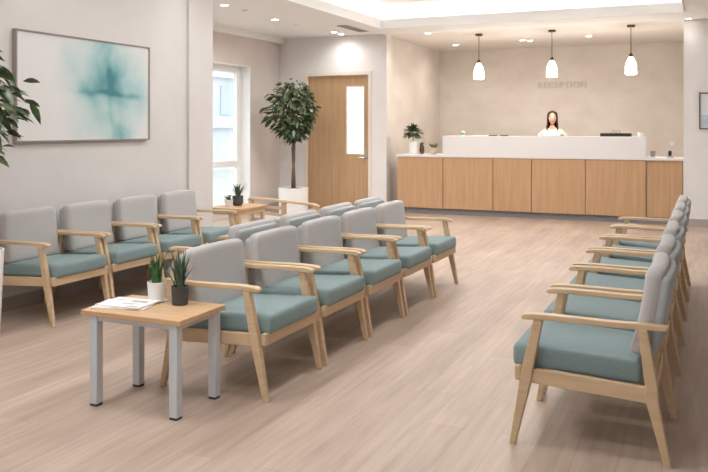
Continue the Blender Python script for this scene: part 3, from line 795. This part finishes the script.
# ------------------------------------------------------------ receptionist
def skin(name, verts, edges, radii, m, parent, sub=2, root=0):
    me = bpy.data.meshes.new(name); me.from_pydata(verts, edges, []); me.materials.append(m)
    o = bpy.data.objects.new(name, me); COL.objects.link(o)
    if parent: o.parent = parent
    md = o.modifiers.new('skin','SKIN'); md.use_smooth_shade = True
    for i,r in enumerate(radii):
        sv = me.skin_vertices[0].data[i]; sv.radius = r if isinstance(r,tuple) else (r,r); sv.use_root = (i == root)
    s = o.modifiers.new('sub','SUBSURF'); s.levels = sub; s.render_levels = sub
    return o
def bake(o):
    bpy.context.view_layer.update(); dg = bpy.context.evaluated_depsgraph_get()
    me = bpy.data.meshes.new_from_object(o.evaluated_get(dg)); o.modifiers.clear(); o.data = me; return o
def join_mesh(name, objs, parent):
    bm = NB(); mats = []
    for o in objs:
        me = o.data; off = len(mats); mats += [x for x in me.materials]; n0 = len(bm.faces)
        bm.from_mesh(me); bm.faces.ensure_lookup_table()
        for f in bm.faces[n0:]: f.material_index += off; f.smooth = True
        bpy.data.objects.remove(o)
    me = bpy.data.meshes.new(name); bm.to_mesh(me); bm.free()
    for x in mats: me.materials.append(x)
    r = bpy.data.objects.new(name, me); COL.objects.link(r); r.parent = parent; return r
px_, py_ = -2.43, 13.86
P = thing('person', 'woman with long dark hair and cream blouse standing behind the reception counter', 'person', (px_,py_,0), .17)
# body faces -Y; heights in metres for a 1.74 m figure
V = [(0,0,.92),(0,0,1.04),(0,0,1.18),(0,0,1.32),(0,.01,1.405),(0,.005,1.46),(0,-.005,1.51),
     (-.155,.01,1.355),(-.212,.0,1.20),(-.20,-.10,1.10),(-.12,-.27,1.045),
     (.155,.01,1.355),(.212,.0,1.20),(.20,-.10,1.10),(.12,-.27,1.045),
     (-.085,0,.86),(-.095,-.01,.50),(-.10,.02,.10),(-.10,-.10,.035),
     (.085,0,.86),(.095,-.01,.50),(.10,.02,.10),(.10,-.10,.035)]
E = [(0,1),(1,2),(2,3),(3,4),(4,5),(5,6),(4,7),(7,8),(8,9),(9,10),(4,11),(11,12),(12,13),(13,14),(0,15),(15,16),(16,17),(17,18),(0,19),(19,20),(20,21),(21,22)]
Rr = [(.155,.10),(.125,.09),(.135,.10),(.135,.09),(.050,.050),(.046,.048),(.048,.05),
      .040,.040,.034,.024,.040,.040,.034,.024, .085,.055,.038,.03,.085,.055,.038,.03]
body = bake(skin('body', V, E, Rr, M['skin'], None))
# head
b = NB(); bmesh.ops.create_uvsphere(b, u_segments=32, v_segments=24, radius=1)
for v in b.verts:
    x,y,z = v.co
    w = .072*(1-.28*max(0,-z)**1.4); X = x*w; Y = y*.092; Z = z*.115
    if y < 0 and z < 0: Y *= 1-.10*(-z)
    if y < -.3:
        Y -= .020*math.exp(-((X/.012)**2))*math.exp(-(((Z+.022)/.024)**2))        # nose
        Y += .007*(math.exp(-(((abs(X)-.030)/.014)**2)))*math.exp(-(((Z-.006)/.013)**2))  # sockets
        Y -= .005*math.exp(-((X/.02)**2))*math.exp(-(((Z+.058)/.012)**2))       # mouth
    v.co = (X,Y-.005,Z+1.622)
for s in (-1,1):
    loft(b, [[(s*(.066+.012*q), .005+.018*r*math.cos(a), 1.612+.030*r*math.sin(a)) for a in [2*PI*k/10 for k in range(10)]] for q,r in ((0,.8),(.6,1),(1,.8))])
for f in b.faces: f.smooth = True
head = obj('head', b, M['skin'], smooth=True)
parts = [body, head]
for s in (-1,1):     # hands resting on the worktop
    hx_, hy_, hz_ = s*.12, -.27, 1.045
    d = Vector((-s*.25,-1,-.22)).normalized(); sd = Vector((1,-s*.25,0)).normalized()
    w0 = Vector((hx_,hy_,hz_)); vs=[tuple(w0-d*.02), tuple(w0+d*.04), tuple(w0+d*.085)]; es=[(0,1),(1,2)]; rs=[(.024,.02),(.034,.015),(.036,.013)]
    parts.append(bake(skin('palm', vs, es, rs, M['skin'], None, 1)))
    for k,L_ in enumerate((.066,.076,.070,.054)):
        o0 = w0+d*.075+sd*((k-1.5)*.019)
        pts = [o0, o0+d*(.02+L_*.4)+Vector((0,0,.004)), o0+d*(.02+L_*.75)+Vector((0,0,-.006)), o0+d*(.018+L_)+Vector((0,0,-.02))]
        parts.append(bake(skin('finger', [tuple(p) for p in pts], [(0,1),(1,2),(2,3)], [.009,.0085,.008,.0065], M['skin'], None, 1)))
    o0 = w0+d*.03-sd*s*.022
    dd = (d-sd*s*.8).normalized()
    parts.append(bake(skin('thumb', [tuple(o0),tuple(o0+dd*.03),tuple(o0+dd*.055+d*.012)], [(0,1),(1,2)], [.012,.0105,.008], M['skin'], None, 1)))
bd = join_mesh('body', parts, P)
for s in (-1,1):
    e = obj('eye', loft(NB(), [[(s*.030+.0135*r*math.cos(a), -.083-.003*q, 1.629+.0065*r*math.sin(a)) for a in [2*PI*k/16 for k in range(16)]] for q,r in ((-2,1),(0,1),(.8,.6))]), M['eyewhite'], P, smooth=True)
    obj('iris', loft(NB(), [[(s*.030+.0062*math.cos(a), -.0858-.002*q, 1.629+.0062*math.sin(a)) for a in [2*PI*k/12 for k in range(12)]] for q in (0,1)]), M['eye'], e)
    obj('eyebrow', tube(NB(), [(s*.014,-.090,1.646),(s*.030,-.088,1.652),(s*.046,-.078,1.647)], [.0026,.003,.0016], 6), M['hair'], P)
obj('lips', tube(NB(), [(-.022,-.081,1.566),(-.010,-.0905,1.563),(0,-.092,1.5635),(.010,-.0905,1.563),(.022,-.081,1.566)], [.002,.0052,.0055,.0052,.002], 8), M['lip'], P)
# hair: dome with centre parting, and one curtain of hair falling round the back and over the chest
b = NB(); bmesh.ops.create_uvsphere(b, u_segments=64, v_segments=48, radius=1)
for v in list(b.verts):
    x,y,z = v.co; q = 1-.03*math.exp(-(x/.06)**2)*(1 if z > .2 else 0)
    v.co = (x*.084*q, (y*.104+.008), z*.121*q+1.628)
def is_face(c): return c.z < 1.60 or (c.y < -.02 and c.z < 1.712-.42*abs(c.x)-6*c.x*c.x and abs(c.x) < .075)
bmesh.ops.delete(b, geom=[f for f in b.faces if is_face(f.calc_center_median())], context='FACES')
rings = []
lv = [(1.735,.045,.055,12),(1.715,.072,.088,22),(1.69,.083,.102,36),(1.65,.088,.108,46),(1.60,.090,.110,50),(1.54,.092,.110,54),(1.48,.100,.112,52),(1.42,.112,.118,46),(1.36,.122,.126,40),(1.31,.125,.130,36),(1.275,.120,.128,40)]
nA = 44
for (z,a,c,ph) in lv:
    out, inn = [], []
    th = .020 if z > 1.3 else .008
    for k in range(nA+1):
        t_ = math.radians(ph)+(2*PI-2*math.radians(ph))*k/nA
        wv = 1+.028*math.sin(t_*15+z*9)+.015*math.sin(t_*31)
        dx_, dy_ = math.sin(t_), -math.cos(t_)
        edge = min(k, nA-k)/3; tk = th*min(1, .3+edge)
        out.append((dx_*a*wv, .010+dy_*c*wv, z)); inn.append((dx_*(a*wv-tk), .010+dy_*(c*wv-tk), z))
    rings.append(out+inn[::-1])
loft(b, rings)
obj('hair', b, M['hair'], P, smooth=True)
# blouse: torso shell and sleeves in one mesh
b = NB()
loft(b, [[(rx*math.cos(a), cy+ry*math.sin(a), z-(.030*max(0,-math.sin(a))**3 if z > 1.42 else 0)) for a in [2*PI*q/36 for q in range(36)]]
     for z,rx,ry,cy in ((.93,.172,.125,0),(1.04,.146,.112,0),(1.12,.148,.116,0),(1.22,.158,.128,-.008),(1.29,.164,.128,-.006),(1.35,.182,.116,.002),(1.385,.188,.102,.008),(1.412,.172,.090,.01),(1.435,.128,.080,.01),(1.452,.082,.068,.008))], False)
tor = obj('torso', b, M['blouse'], smooth=True)
slv = [tor]
for s in (-1,1):
    slv.append(bake(skin('sleeve', [(s*.10,.01,1.355),(s*.165,.008,1.358),(s*.205,.004,1.30),(s*.217,0,1.20),(s*.205,-.10,1.10),(s*.135,-.235,1.056)], [(0,1),(1,2),(2,3),(3,4),(4,5)], [.05,.060,.060,.055,.047,.034], M['blouse'], None)))
bl_ = join_mesh('blouse', slv, P)
tr = bake(skin('trousers', [(0,0,.96),(0,0,.90),(-.088,0,.84),(-.097,-.01,.50),(-.10,.015,.06),(.088,0,.84),(.097,-.01,.50),(.10,.015,.06)], [(0,1),(1,2),(2,3),(3,4),(1,5),(5,6),(6,7)], [(.165,.11),(.165,.115),.098,.07,.06,.098,.07,.06], M['trousers'], P))
for s in (-1,1): obj('shoe', rbox(NB(), (s*.10,-.05,.035), (.09,.25,.07), .03), M['black'], P, smooth=True)

# ------------------------------------------------------------ world and camera
w = bpy.data.worlds.new('sky'); S.world = w; w.use_nodes = True
bg = w.node_tree.nodes['Background']; bg.inputs[0].default_value = (.88,.94,1,1); bg.inputs[1].default_value = 2.0
cam = bpy.data.cameras.new('camera'); co = bpy.data.objects.new('camera', cam); COL.objects.link(co)
co.location = (0,0,1.45); co.rotation_euler = (PI/2,0,math.radians(23.87))
cam.sensor_width = 36; cam.lens = 800/708*36; cam.shift_y = -108/708; cam.clip_start = .05; cam.clip_end = 200
S.camera = co
S.view_settings.view_transform = 'Standard'; S.view_settings.look = 'None'; S.view_settings.gamma = 1
S.view_settings.use_curve_mapping = False; S.view_settings.exposure = .44
